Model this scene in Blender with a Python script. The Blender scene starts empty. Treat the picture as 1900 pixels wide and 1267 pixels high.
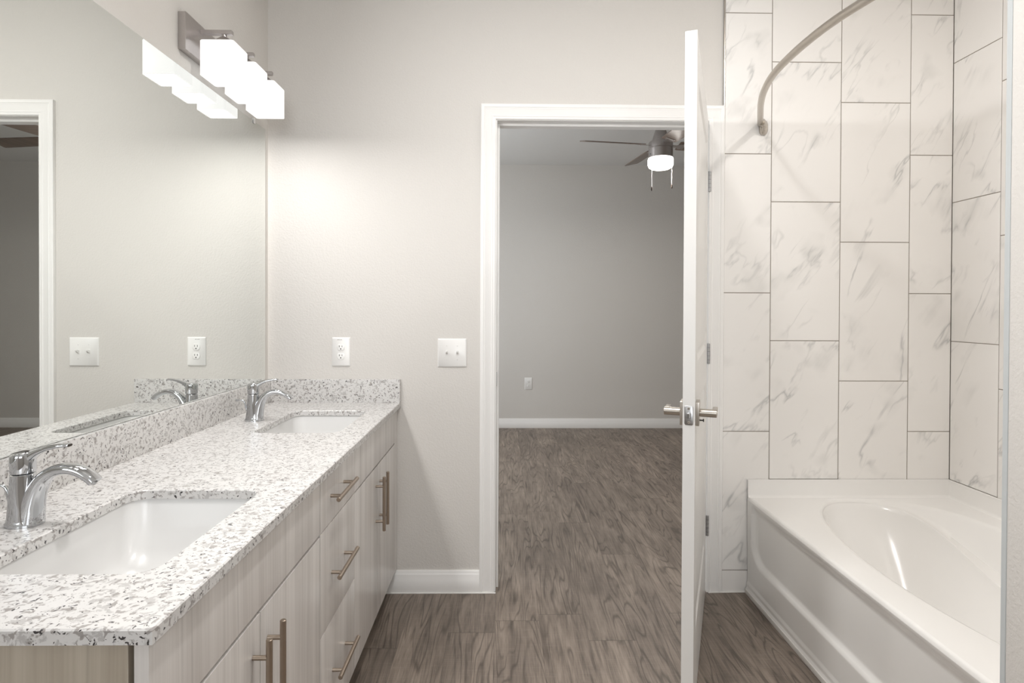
import bpy, bmesh, math, random
from mathutils import Vector, Matrix

random.seed(7)
SC = bpy.context.scene
COL = SC.collection

# ------------------------------------------------------------------ camera
H = 1.2478                       # lens height above the floor
F_PX = 1095.0                    # focal length, image taken as 1900 x 1267
cam_data = bpy.data.cameras.new('camera')
cam = bpy.data.objects.new('camera', cam_data)
COL.objects.link(cam)
cam_data.sensor_width = 36.0
cam_data.lens = 36.0 * F_PX / 1900.0
cam_data.shift_y = -(633.5 - 581.8) / 1900.0
cam_data.clip_start = 0.02
right = Vector((0.9999, -0.0143, 0.0040))
up = Vector((-0.0039, 0.0091, 1.0))
right.normalize()
up = (up - right * up.dot(right)).normalized()
back = right.cross(up)
cm = Matrix((right, up, back)).transposed().to_4x4()
cm.translation = (0.0, 0.0, H)
cam.matrix_world = cm
SC.camera = cam

# ------------------------------------------------------------------ world, exposure, room lights
SC.view_settings.view_transform = 'Standard'
SC.view_settings.look = 'None'
SC.view_settings.exposure = 0.10
SC.view_settings.gamma = 1.0
SC.view_settings.use_curve_mapping = False
SC.cycles.use_denoising = True
SC.cycles.max_bounces = 12
SC.cycles.diffuse_bounces = 6
SC.cycles.glossy_bounces = 6
SC.cycles.sample_clamp_indirect = 6.0
SC.cycles.caustics_reflective = False
SC.cycles.caustics_refractive = False

w = bpy.data.worlds.new('daylight')
SC.world = w
w.use_nodes = True
w.node_tree.nodes['Background'].inputs[0].default_value = (0.80, 0.90, 1.0, 1)
w.node_tree.nodes['Background'].inputs[1].default_value = 2.0


def light(name, kind, loc, energy, color, rot=(0, 0, 0), **kw):
    d = bpy.data.lights.new(name, kind)
    d.energy = energy
    d.color = color
    for k, v in kw.items():
        setattr(d, k, v)
    o = bpy.data.objects.new(name, d)
    COL.objects.link(o)
    o.location = loc
    o.rotation_euler = rot
    return o


# added fill at an invented window behind the camera; daylight through the bedroom window
light('added_rear_fill', 'AREA', (0.1, -1.95, 1.75), 27, (0.97, 0.985, 1.0),
      (math.radians(90), 0, 0), shape='RECTANGLE', size=1.3, size_y=1.1)
light('bedroom_window_daylight', 'AREA', (-1.74, 4.3, 1.55), 25, (1.0, 0.99, 0.97),
      (0, math.radians(-90), 0), shape='RECTANGLE', size=1.4, size_y=1.7)
# added fill light over the near sink, in front of the unseen second bar light
light('added_near_fill', 'AREA', (-0.868, 1.13, 2.055), 21, (1.0, 0.99, 0.98),
      (0, math.radians(-73), 0), shape='RECTANGLE', size=0.11, size_y=0.45)
# recessed ceiling can over the bathtub; added unseen fill over the middle of the room
light('tub_can_light', 'AREA', (1.36, 1.42, 2.725), 8.3, (1.0, 0.965, 0.93), (0, 0, 0), shape='DISK', size=0.13)
light('added_room_fill', 'AREA', (0.10, 1.20, 2.725), 14, (1.0, 0.98, 0.96), (0, 0, 0), shape='DISK', size=0.15)

# ------------------------------------------------------------------ node materials


class G:
    """small wrapper for building a node tree"""

    def __init__(self, name):
        self.m = bpy.data.materials.new(name)
        self.m.use_nodes = True
        self.t = self.m.node_tree
        self.b = self.t.nodes['Principled BSDF']

    def n(self, typ, props=None, **ins):
        nd = self.t.nodes.new('ShaderNode' + typ)
        for k, v in (props or {}).items():
            setattr(nd, k, v)
        for k, v in ins.items():
            key = int(k[1:]) if k[0] == 'i' and k[1:].isdigit() else k.replace('_', ' ')
            self.set(nd.inputs[key], v)
        return nd

    def set(self, sock, v):
        if isinstance(v, bpy.types.NodeSocket):
            self.t.links.new(v, sock)
        else:
            if hasattr(sock.default_value, '__len__') and not hasattr(v, '__len__'):
                v = (v,) * len(sock.default_value)
            if hasattr(sock.default_value, '__len__') and len(sock.default_value) == 4 and len(v) == 3:
                v = (*v, 1)
            sock.default_value = v

    def math(self, op, a, b=0.0, c=0.0):
        return self.n('Math', {'operation': op}, i0=a, i1=b, i2=c).outputs[0]

    def vmath(self, op, a, b=(0, 0, 0)):
        return self.n('VectorMath', {'operation': op}, i0=a, i1=b).outputs[0]

    def xyz(self, x, y, z=0.0):
        return self.n('CombineXYZ', X=x, Y=y, Z=z).outputs[0]

    def sep(self, v):
        s = self.n('SeparateXYZ', i0=v)
        return s.outputs[0], s.outputs[1], s.outputs[2]

    def noise(self, v, scale=1.0, detail=2.0, rough=0.5, dist=0.0):
        return self.n('TexNoise', Vector=v, Scale=scale, Detail=detail, Roughness=rough, Distortion=dist).outputs[0]

    def ramp(self, f, *stops):
        r = self.n('ValToRGB', Fac=f)
        e = r.color_ramp.elements
        while len(e) < len(stops):
            e.new(0.5)
        for i, (p, c) in enumerate(stops):
            e[i].position = p
            c = (c, c, c) if not hasattr(c, '__len__') else c
            e[i].color = (*c[:3], 1)
        return r.outputs[0]

    def mix(self, f, a, b, mode='MIX'):
        m = self.n('Mix', {'data_type': 'RGBA', 'blend_type': mode})
        self.set(m.inputs[0], f)
        self.set(m.inputs[6], a)
        self.set(m.inputs[7], b)
        return m.outputs[2]

    def obj(self):
        return self.n('TexCoord').outputs['Object']

    def bump(self, h, strength, dist):
        bp = self.n('Bump', Strength=strength, Distance=dist, Height=h)
        self.t.links.new(bp.outputs[0], self.b.inputs['Normal'])

    def out(self, color=None, rough=None, metal=None, **kw):
        if color is not None:
            self.set(self.b.inputs['Base Color'], color)
        if rough is not None:
            self.set(self.b.inputs['Roughness'], rough)
        if metal is not None:
            self.set(self.b.inputs['Metallic'], metal)
        for k, v in kw.items():
            self.set(self.b.inputs[k.replace('_', ' ')], v)
        return self.m


def flat(name, color, rough=0.5, metal=0.0, vary=0.03, scale=30.0, **kw):
    g = G(name)
    f = g.noise(g.obj(), scale, 3)
    lo = tuple(c * (1 - vary) for c in color)
    hi = tuple(min(1, c * (1 + vary)) for c in color)
    return g.out(g.mix(f, lo, hi), rough, metal, **kw)


def m_paint(name, color, bump=0.35):
    g = G(name)
    p = g.obj()
    n1 = g.noise(p, 130, 3, 0.6)
    n2 = g.noise(p, 1.3, 2)
    c = g.mix(n2, tuple(x * 0.985 for x in color), tuple(x * 1.015 for x in color))
    g.bump(n1, bump, 0.004)
    return g.out(c, 0.62)


def m_granite():
    g = G('speckled_granite')
    p = g.obj()
    wob = g.vmath('SCALE', g.n('TexNoise', Vector=p, Scale=55.0, Detail=2.0).outputs['Color'])
    wob.node.inputs['Scale'].default_value = 0.018
    q = g.vmath('ADD', p, wob)
    base = g.mix(g.noise(p, 9, 2), (0.625, 0.61, 0.598), (0.685, 0.675, 0.66))
    grey = g.ramp(g.noise(q, 80, 3, 0.55), (0.545, 0), (0.60, 1))
    c = g.mix(g.math('MULTIPLY', grey, 0.75), base, (0.42, 0.405, 0.395))
    tau = g.ramp(g.noise(g.vmath('ADD', q, (3.1, 1.7, 8.2)), 95, 2, 0.5), (0.58, 0), (0.64, 1))
    c = g.mix(g.math('MULTIPLY', tau, 0.75), c, (0.245, 0.22, 0.205))
    blk = g.ramp(g.noise(g.vmath('ADD', q, (9.3, 4.4, 1.2)), 150, 2, 0.5), (0.640, 0), (0.668, 1))
    c = g.mix(blk, c, (0.045, 0.04, 0.04))
    return g.out(c, 0.30)


def m_cabinet(name, ca, cb, streak=1.0):
    g = G(name)
    x, y, z = g.sep(g.obj())
    a = g.math('ADD', x, y)
    wv = g.noise(g.xyz(g.math('MULTIPLY', a, 3.0), 0.0, g.math('MULTIPLY', z, 1.2)), 1.0, 2)
    aa = g.math('ADD', a, g.math('MULTIPLY', wv, 0.035))
    n1 = g.noise(g.xyz(g.math('MULTIPLY', aa, 26.0), 0.3, g.math('MULTIPLY', z, 0.7)), 1.0, 3, 0.6)
    n2 = g.noise(g.xyz(g.math('MULTIPLY', aa, 150.0), 5.3, g.math('MULTIPLY', z, 1.8)), 1.0, 3, 0.6)
    n3 = g.noise(g.xyz(g.math('MULTIPLY', aa, 60.0), 9.3, g.math('MULTIPLY', z, 0.9)), 1.0, 2, 0.5)
    f = g.math('ADD', g.math('MULTIPLY', n1, 0.65), g.math('MULTIPLY', n2, 0.35))
    c = g.mix(g.ramp(f, (0.36, 0), (0.64, 1)), cb, ca)
    dk = g.ramp(n3, (0.62, 0), (0.74, 1))
    c = g.mix(g.math('MULTIPLY', dk, 0.45 * streak), c, tuple(k * 0.62 for k in cb))
    g.bump(n2, 0.08, 0.002)
    return g.out(c, 0.36, 0.0, Coat_Weight=0.45, Coat_Roughness=0.22)


def m_floor():
    g = G('grey_brown_oak_planks')
    x, y, z = g.sep(g.obj())
    W, L = 0.178, 1.22
    xs = g.math('DIVIDE', g.math('ADD', x, 0.03), W)
    row = g.math('FLOOR', xs)
    r0 = g.n('TexWhiteNoise', {'noise_dimensions': '1D'}, W=row).outputs[0]
    ys = g.math('ADD', g.math('DIVIDE', y, L), g.math('MULTIPLY', r0, 7.0))
    idx = g.math('FLOOR', ys)
    wn = g.n('TexWhiteNoise', {'noise_dimensions': '2D'}, Vector=g.xyz(row, idx))
    s1, s2, s3 = g.sep(wn.outputs[1])
    px = g.math('ADD', x, g.math('MULTIPLY', s1, 31.0))
    py = g.math('ADD', y, g.math('MULTIPLY', s2, 57.0))
    # cathedral figure: contour lines of a slow stretched noise
    big = g.noise(g.xyz(g.math('MULTIPLY', px, 8.0), g.math('MULTIPLY', py, 0.85), g.math('MULTIPLY', s3, 20.0)), 1.0, 2.5, 0.42, 0.25)
    rings = g.math('ABSOLUTE', g.math('SINE', g.math('MULTIPLY', big, 58.0)))
    line = g.ramp(rings, (0.0, 1.0), (0.14, 0.8), (0.55, 0.0))
    brk = g.noise(g.xyz(g.math('MULTIPLY', px, 12.0), g.math('MULTIPLY', py, 3.0), 4.0), 1.0, 3)
    line = g.math('MULTIPLY', line, g.ramp(brk, (0.36, 0.0), (0.54, 1.0)))
    fine = g.noise(g.xyz(g.math('MULTIPLY', px, 190.0), g.math('MULTIPLY', py, 7.0), 1.0), 1.0, 3, 0.65)
    mid = g.noise(g.xyz(g.math('MULTIPLY', px, 30.0), g.math('MULTIPLY', py, 3.2), 7.0), 1.0, 4, 0.6)
    saw = g.noise(g.xyz(g.math('MULTIPLY', px, 9.0), g.math('MULTIPLY', py, 160.0), 3.0), 1.0, 2, 0.6)
    cloud = g.noise(g.xyz(g.math('MULTIPLY', px, 5.0), g.math('MULTIPLY', py, 2.0), 11.0), 1.0, 2, 0.5)
    f = g.math('ADD', g.math('MULTIPLY', fine, 0.42), g.math('MULTIPLY', mid, 0.58))
    c = g.mix(g.ramp(f, (0.30, 0), (0.70, 1)), (0.084, 0.066, 0.053), (0.405, 0.333, 0.275))
    c = g.mix(g.ramp(cloud, (0.40, 0.0), (0.7, 0.55)), c, (0.125, 0.100, 0.083))
    c = g.mix(g.math('MULTIPLY', g.ramp(saw, (0.5, 0), (0.72, 1)), 0.22), c, (0.34, 0.29, 0.25))
    c = g.mix(g.math('MULTIPLY', line, 0.70), c, (0.060, 0.046, 0.037))
    c = g.mix(1.0, c, g.ramp(s3, (0.0, 0.90), (1.0, 1.10)), 'MULTIPLY')
    fx = g.math('ABSOLUTE', g.math('SUBTRACT', g.math('FRACT', xs), 0.5))
    fy = g.math('ABSOLUTE', g.math('SUBTRACT', g.math('FRACT', ys), 0.5))
    seam = g.math('MAXIMUM', g.ramp(fx, (0.4925, 0), (0.497, 1)), g.ramp(fy, (0.4988, 0), (0.4995, 1)))
    c = g.mix(g.math('MULTIPLY', seam, 0.4), c, (0.05, 0.04, 0.032))
    g.bump(g.math('SUBTRACT', f, g.math('MULTIPLY', line, 0.6)), 0.18, 0.002)
    return g.out(c, 0.48)


def m_marble():
    g = G('veined_white_marble_tile')
    a = g.n('Attribute', {'attribute_name': 'tile_uv'}).outputs['Vector']
    r = g.n('VectorRotate', {'rotation_type': 'Z_AXIS'}, Vector=a, Angle=math.radians(33)).outputs[0]
    st = g.n('Mapping', Vector=r, Scale=(1.25, 0.32, 1.0)).outputs[0]
    base = g.mix(g.noise(a, 3.0, 2), (0.835, 0.815, 0.79), (0.875, 0.857, 0.835))
    n1 = g.noise(st, 2.6, 5, 0.55, 0.35)
    v1 = g.ramp(g.math('ABSOLUTE', g.math('SUBTRACT', n1, 0.5)), (0.0, 1.0), (0.006, 0.4), (0.015, 0.0))
    k1 = g.ramp(g.noise(a, 5.5, 2), (0.46, 0.0), (0.64, 1.0))
    n2 = g.noise(g.vmath('ADD', st, (7.7, 3.1, 0)), 4.2, 4, 0.55, 0.4)
    v2 = g.ramp(g.math('ABSOLUTE', g.math('SUBTRACT', n2, 0.5)), (0.0, 1.0), (0.016, 0.0))
    k2 = g.ramp(g.noise(g.vmath('ADD', a, (2.2, 9.1, 0)), 4.5, 2), (0.50, 0.0), (0.70, 0.40))
    halo = g.ramp(g.math('ABSOLUTE', g.math('SUBTRACT', n1, 0.5)), (0.0, 1.0), (0.075, 0.0))
    kh = g.ramp(g.noise(g.vmath('ADD', a, (5.2, 1.1, 0)), 6.0, 2), (0.54, 0.0), (0.74, 0.42))
    c = g.mix(g.math('MULTIPLY', halo, kh), base, (0.52, 0.52, 0.50))
    c = g.mix(g.math('MULTIPLY', g.math('MULTIPLY', v1, k1), 0.6), c, (0.36, 0.365, 0.36))
    c = g.mix(g.math('MULTIPLY', v2, k2), c, (0.42, 0.42, 0.41))
    return g.out(c, 0.38, 0.0, Specular_IOR_Level=0.35)


M = {}
M['paint'] = m_paint('greige_wall_paint', (0.665, 0.640, 0.607))
M['ceiling'] = m_paint('white_ceiling_paint', (0.74, 0.73, 0.71), 0.6)
M['trim'] = flat('white_trim_enamel', (0.86, 0.848, 0.83), 0.34, vary=0.01)
M['door'] = flat('white_door_enamel', (0.73, 0.72, 0.70), 0.30, vary=0.01)
M['granite'] = m_granite()
M['cab'] = m_cabinet('pale_linear_woodgrain', (0.74, 0.71, 0.685), (0.57, 0.54, 0.515))
M['cab_side'] = m_cabinet('beige_side_woodgrain', (0.49, 0.435, 0.36), (0.37, 0.32, 0.255), 1.2)
M['dark_gap'] = flat('dark_cabinet_inside', (0.10, 0.085, 0.07), 0.8)
M['floor'] = m_floor()
M['marble'] = m_marble()
M['grout'] = flat('taupe_grout', (0.27, 0.235, 0.20), 0.85, vary=0.1, scale=200)
M['tub'] = flat('white_tub_acrylic', (0.85, 0.838, 0.818), 0.19, vary=0.006)
M['porcelain'] = flat('white_sink_porcelain', (0.68, 0.675, 0.665), 0.30, vary=0.006, Coat_Weight=0.12, Coat_Roughness=0.12)
M['caulk'] = flat('white_caulk', (0.78, 0.76, 0.73), 0.5)
M['chrome'] = flat('polished_chrome', (0.56, 0.57, 0.585), 0.045, 1.0, vary=0.01)
M['nickel'] = flat('brushed_nickel', (0.55, 0.51, 0.46), 0.30, 1.0, vary=0.05, scale=120)
M['lamp_metal'] = flat('satin_nickel_lamp', (0.50, 0.47, 0.46), 0.33, 1.0, vary=0.05, scale=120)
M['pull'] = flat('warm_nickel_pull', (0.42, 0.35, 0.285), 0.32, 1.0, vary=0.05, scale=150)
M['steel'] = flat('zinc_hinge_steel', (0.42, 0.42, 0.42), 0.35, 1.0, vary=0.06, scale=90)
M['plastic'] = flat('white_wall_plate_plastic', (0.82, 0.81, 0.79), 0.30, vary=0.008)
M['edge_grey'] = flat('pale_grey_edge_trim', (0.52, 0.545, 0.55), 0.4)
M['slot'] = flat('dark_slot', (0.03, 0.028, 0.025), 0.7)
M['ink'] = flat('grey_plate_print', (0.38, 0.37, 0.36), 0.6)
M['mirror'] = flat('silvered_mirror', (0.885, 0.905, 0.885), 0.0, 1.0, vary=0.0)
M['mirror_edge'] = flat('ground_mirror_edge', (0.55, 0.60, 0.57), 0.2, 0.4)
M['blade'] = m_cabinet('fan_blade_walnut', (0.215, 0.155, 0.12), (0.125, 0.088, 0.068))
M['fob'] = flat('dark_wood_fob', (0.035, 0.022, 0.016), 0.4)
M['chain'] = flat('white_pull_chain', (0.78, 0.76, 0.73), 0.35)


def glow(name, col, strength, base=(0.85, 0.84, 0.82)):
    g = G(name)
    f = g.noise(g.obj(), 14, 2)
    return g.out(g.mix(f, tuple(c * 0.98 for c in base), base), 0.35, 0.0,
                 Emission_Color=col, Emission_Strength=strength)


M['shade'] = glow('lit_frosted_glass_shade', (1.0, 0.985, 0.965), 0.90, (0.13, 0.13, 0.127))
M['fan_glass'] = glow('lit_fan_glass', (1.0, 0.95, 0.88), 5.0)
M['bulb'] = glow('lit_bulb', (1.0, 0.94, 0.86), 8.0)

# ------------------------------------------------------------------ mesh helpers


def box(bm, x0, x1, y0, y1, z0, z1, bev=0.0, seg=2, mat=0):
    r = bmesh.ops.create_cube(bm, size=1.0)
    vs = r['verts']
    for v in vs:
        v.co = Vector((x0 + (v.co.x + .5) * (x1 - x0), y0 + (v.co.y + .5) * (y1 - y0), z0 + (v.co.z + .5) * (z1 - z0)))
    fs = set(f for v in vs for f in v.link_faces)
    if bev > 0:
        es = list(set(e for v in vs for e in v.link_edges))
        rb = bmesh.ops.bevel(bm, geom=es, offset=bev, segments=seg, profile=0.7, affect='EDGES')
        fs = set(rb['faces']) | set(f for f in fs if f.is_valid)
        fs |= set(f for v in rb['verts'] for f in v.link_faces)
    for f in fs:
        f.material_index = mat
    return bm


def ring_loft(bm, rings, closed=True, cap0=True, cap1=True, mat=0):
    vr = [[bm.verts.new(p) for p in r] for r in rings]
    n = len(vr[0])
    fs = []
    for a, b in zip(vr, vr[1:]):
        for i in range(n if closed else n - 1):
            j = (i + 1) % n
            try:
                fs.append(bm.faces.new((a[i], a[j], b[j], b[i])))
            except ValueError:
                pass
    if cap0:
        fs.append(bm.faces.new(list(reversed(vr[0]))))
    if cap1:
        fs.append(bm.faces.new(vr[-1]))
    for f in fs:
        f.material_index = mat
    return vr


def lathe(bm, prof, cx=0, cy=0, n=32, mat=0):
    """prof: list of (r, z)"""
    rings = [[Vector((cx + r * math.cos(2 * math.pi * i / n), cy + r * math.sin(2 * math.pi * i / n), z)) for i in range(n)]
             for r, z in prof]
    return ring_loft(bm, rings, True, prof[0][0] > 1e-6, prof[-1][0] > 1e-6, mat)


def cyl(bm, p0, p1, r, n=16, bev=0.0, r1=None, mat=0):
    p0, p1 = Vector(p0), Vector(p1)
    d = (p1 - p0)
    L = d.length
    d.normalize()
    a = d.orthogonal().normalized()
    b = d.cross(a)
    r1 = r if r1 is None else r1
    st = [(0, r), (L, r1)]
    if bev:
        st = [(0, r - bev), (bev, r), (L - bev, r1), (L, r1 - bev)]
    rings = [[p0 + d * t + (a * math.cos(2 * math.pi * i / n) + b * math.sin(2 * math.pi * i / n)) * rr for i in range(n)]
             for t, rr in st]
    ring_loft(bm, rings, mat=mat)


def tube(bm, pts, r, n=14, mat=0):
    pts = [Vector(p) for p in pts]
    rings = []
    ref = None
    for i, p in enumerate(pts):
        t = (pts[min(i + 1, len(pts) - 1)] - pts[max(i - 1, 0)]).normalized()
        if ref is None:
            ref = t.orthogonal().normalized()
        a = (ref - t * ref.dot(t)).normalized()
        ref = a
        b = t.cross(a)
        rr = r[i] if hasattr(r, '__len__') else r
        rings.append([p + (a * math.cos(2 * math.pi * k / n) + b * math.sin(2 * math.pi * k / n)) * rr for k in range(n)])
    ring_loft(bm, rings, mat=mat)


def smooth_path(pts, sub=6):
    pts = [Vector(p) for p in pts]
    out = []
    for i in range(len(pts) - 1):
        p0, p1, p2, p3 = pts[max(i - 1, 0)], pts[i], pts[i + 1], pts[min(i + 2, len(pts) - 1)]
        for k in range(sub):
            t = k / sub
            out.append(0.5 * ((2 * p1) + (p2 - p0) * t + (2 * p0 - 5 * p1 + 4 * p2 - p3) * t * t + (3 * p1 - p0 - 3 * p2 + p3) * t ** 3))
    out.append(pts[-1])
    return out


def world_loc(o):
    m = o.matrix_basis.copy()
    while o.parent:
        o = o.parent
        m = o.matrix_basis @ m
    return m


def finish(bm, angle=38):
    bmesh.ops.recalc_face_normals(bm, faces=bm.faces[:])
    lim = math.radians(angle)
    for f in bm.faces:
        f.smooth = True
    for e in bm.edges:
        if len(e.link_faces) == 2 and e.calc_face_angle(0) > lim:
            e.smooth = False


def obj(name, bm, mats, parent=None, local=False, angle=38, origin=None):
    """link bm as ONE mesh object; coordinates are world unless local"""
    finish(bm, angle)
    me = bpy.data.meshes.new(name)
    if parent is not None and not local:
        bm.transform(world_loc(parent).inverted())
    loc = None
    if parent is None:
        if origin is None:
            xs = [v.co for v in bm.verts]
            lo = [min(v[i] for v in xs) for i in range(3)]
            hi = [max(v[i] for v in xs) for i in range(3)]
            loc = Vector(((lo[0] + hi[0]) / 2, (lo[1] + hi[1]) / 2, lo[2]))
        else:
            loc = Vector(origin)
        bm.transform(Matrix.Translation(-loc))
    bm.to_mesh(me)
    bm.free()
    for m in (mats if isinstance(mats, (list, tuple)) else [mats]):
        me.materials.append(m)
    o = bpy.data.objects.new(name, me)
    COL.objects.link(o)
    if parent is not None:
        o.parent = parent
    else:
        o.location = loc
    return o


def tag(o, label=None, cat=None, group=None):
    if label:
        o['label'] = label
    if cat:
        o['category'] = cat
    if group:
        o['group'] = group
    return o


def thing(name, label, cat, loc, rotz=0.0, group=None):
    o = bpy.data.objects.new(name, None)
    COL.objects.link(o)
    o.empty_display_size = 0.05
    o.location = loc
    o.rotation_euler = (0, 0, rotz)
    return tag(o, label, cat, group)


def struct(name, bm, mats, label=None, **kw):
    o = obj(name, bm, mats, **kw)
    o['kind'] = 'structure'
    if label:
        o['label'] = label
    return o


def copy_tree(o, parent=None):
    c = o.copy()
    COL.objects.link(c)
    c.parent = parent
    for ch in list(o.children):
        copy_tree(ch, c)
    return c


def NB():
    return bmesh.new()


# ------------------------------------------------------------------ dimensions
D = 2.587            # bath face of the wall with the doorway
DB = D + 0.118       # bedroom face of that wall
LW = -1.0275         # mirror wall
RW = 1.985           # wall behind the shower tile on the right
CEIL = 2.742
OX0, OX1, OZ = -0.030, 0.898, 2.068      # doorway clear opening between jambs
FAR = 6.15           # bedroom far wall
BX0, BX1 = -1.80, 4.30
YB = -2.0            # wall behind the camera

# ------------------------------------------------------------------ room shell
b = NB(); box(b, LW - .12, BX1 + .1, YB - .12, FAR + .12, -0.10, 0.0)
b2 = struct('floor', b, M['floor'], 'dark grey brown oak plank floor running from bathroom into bedroom', origin=(0, 0, 0))
b = NB(); box(b, BX0 - .12, BX1 + .12, YB - .12, FAR + .12, CEIL, CEIL + .1)
struct('ceiling', b, M['ceiling'])
b = NB(); box(b, LW - .12, LW, YB, D, 0, CEIL)
struct('wall_left', b, M['paint'], 'greige painted wall behind the mirror')
b = NB(); box(b, RW, RW + .12, YB, D, 0, CEIL)
struct('wall_right', b, M['paint'])
b = NB()
JT = 0.018
box(b, BX0, OX0 - JT, D, DB, 0, CEIL)
box(b, OX1 + JT, BX1, D, DB, 0, CEIL)
box(b, OX0 - JT, OX1 + JT, D, DB, OZ + JT, CEIL)
struct('wall_back', b, M['paint'], 'greige painted wall with the open doorway')
# wing wall closing the near end of the tub alcove
b = NB(); box(b, 0.906, RW, 0.90, 1.055, 0, CEIL, 0.003, 2)
struct('wall_wing', b, M['paint'], 'textured white end of the wall at the right edge, closing the tub alcove')
# wall behind the camera; its window opening is added to go with the fill
b = NB()
box(b, LW - .12, -0.60, YB - .12, YB, 0, CEIL)
box(b, 0.80, RW + .12, YB - .12, YB, 0, CEIL)
box(b, -0.60, 0.80, YB - .12, YB, 0, 1.15)
box(b, -0.60, 0.80, YB - .12, YB, 2.35, CEIL)
struct('wall_front', b, M['paint'])
b = NB()
for xx in (-0.60, 0.075, 0.75):
    box(b, xx, xx + .05, YB - .10, YB - .02, 1.15, 2.35)
for zz in (1.15, 1.725, 2.30):
    box(b, -0.55, 0.75, YB - .09, YB - .03, zz, zz + .05)
struct('window_added', b, M['trim'])  # added window frame, out of view, around the rear fill light
# bedroom
b = NB(); box(b, BX0, BX1, FAR, FAR + .12, 0, CEIL)
struct('wall_bedroom_far', b, M['paint'], 'shaded greige bedroom wall seen through the doorway')
b = NB()
box(b, BX0 - .12, BX0, DB, 3.40, 0, CEIL)
box(b, BX0 - .12, BX0, 5.20, FAR, 0, CEIL)
box(b, BX0 - .12, BX0, 3.40, 5.20, 0, 0.80)
box(b, BX0 - .12, BX0, 3.40, 5.20, 2.30, CEIL)
struct('wall_bedroom_left', b, M['paint'])
b = NB()
for yy in (3.40, 4.275, 5.15):
    box(b, BX0 - .10, BX0 - .02, yy, yy + .05, 0.80, 2.30)
for zz in (0.80, 1.53, 2.25):
    box(b, BX0 - .09, BX0 - .03, 3.45, 5.15, zz, zz + .05)
struct('window_2', b, M['trim'])
b = NB(); box(b, BX1, BX1 + .12, DB, FAR, 0, CEIL)
struct('wall_bedroom_right', b, M['paint'])


# ---- moulded profiles swept along a line (p0 -> p1), profile in (out, up)
def sweep_line(bm, p0, p1, out, upv, prof):
    p0, p1, out, upv = map(Vector, (p0, p1, out, upv))
    rings = [[p + out * a + upv * c for a, c in prof] for p in (p0, p1)]
    ring_loft(bm, rings)


BASE_PROF = [(0, 0), (.0135, 0), (.0145, .004), (.0145, .060), (.0125, .0635), (.0125, .080), (.0105, .084), (.0085, .088), (.0085, .0945), (.006, .098), (0, .098)]
b = NB(); sweep_line(b, (-0.555, D, 0), (-0.0985, D, 0), (0, -1, 0), (0, 0, 1), BASE_PROF)
struct('baseboard_back', b, M['trim'], 'white baseboard between vanity and door casing')
b = NB(); sweep_line(b, (BX0, FAR, 0), (BX1, FAR, 0), (0, -1, 0), (0, 0, 1), BASE_PROF)
struct('baseboard_bedroom_far', b, M['trim'], 'white baseboard along the bedroom far wall')
b = NB(); sweep_line(b, (BX0, DB, 0), (BX0, FAR, 0), (1, 0, 0), (0, 0, 1), BASE_PROF)
struct('baseboard_bedroom_left', b, M['trim'])
b = NB(); sweep_line(b, (BX1, DB, 0), (BX1, FAR, 0), (-1, 0, 0), (0, 0, 1), BASE_PROF)
struct('baseboard_bedroom_right', b, M['trim'])
b = NB(); sweep_line(b, (0.906, 0.90, 0), (0.906, 1.040, 0), (-1, 0, 0), (0, 0, 1), BASE_PROF)
struct('baseboard_wing', b, M['trim'])
# white caulk bead at the foot of casing and tile
b = NB()
tube(b, [(-0.555, D - .0155, .0025), (-0.03, D - .0165, .0025)], .0035, 8)
tube(b, [(0.905, D - .0165, .0025), (1.072, D - .012, .0025)], .0035, 8)
struct('trim_3', b, M['caulk'], 'white caulk line where wall trim meets the floor')

# ---- door casing, mitred, both faces of the wall
CAS = [(0.0, 0.0), (0.0, .008), (.004, .010), (.010, .010), (.013, .0115), (.016, .0115), (.019, .0100), (.040, .0135), (.046, .0155),
       (.049, .0145), (.052, .0165), (.062, .0165), (.066, .0145), (.066, 0.0)]


def casing(bm, y, sgn):
    x0, x1, zt = OX0 - .006, OX1 + .006 - .006, OZ + .003
    rings = []
    for corner in range(4):
        r = []
        for u, t in CAS:
            if corner == 0:
                p = (x0 - u, y + sgn * t, 0.0)
            elif corner == 1:
                p = (x0 - u, y + sgn * t, zt + u)
            elif corner == 2:
                p = (x1 + u, y + sgn * t, zt + u)
            else:
                p = (x1 + u, y + sgn * t, 0.0)
            r.append(Vector(p))
        rings.append(r)
    ring_loft(bm, rings)


b = NB(); casing(b, D, -1)
struct('trim_1', b, M['trim'], 'white moulded casing around the doorway', angle=20)
b = NB(); casing(b, DB, 1)
struct('trim_2', b, M['trim'], angle=20)
# jamb lining with stops
b = NB()
box(b, OX0 - JT, OX0, D - .001, DB + .001, 0, OZ + JT, .001, 1)
box(b, OX1, OX1 + JT, D - .001, DB + .001, 0, OZ + JT, .001, 1)
box(b, OX0, OX1, D - .001, DB + .001, OZ, OZ + JT, .001, 1)
box(b, OX0, OX0 + .011, D + .040, D + .075, 0, OZ, .002, 1)
box(b, OX1 - .011, OX1, D + .040, D + .075, 0, OZ, .002, 1)
box(b, OX0 + .011, OX1 - .011, D + .040, D + .075, OZ - .011, OZ, .002, 1)
jamb = struct('trim_4', b, M['trim'], 'white door jamb lining with stops inside the doorway')
b = NB(); box(b, OX0 - .0005, OX0 + .0018, D + .002, D + .034, .905, .965, .0008, 1)
obj('strike_plate', b, M['steel'], jamb)['label'] = 'small grey strike plate'

# ------------------------------------------------------------------ marble tile


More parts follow.
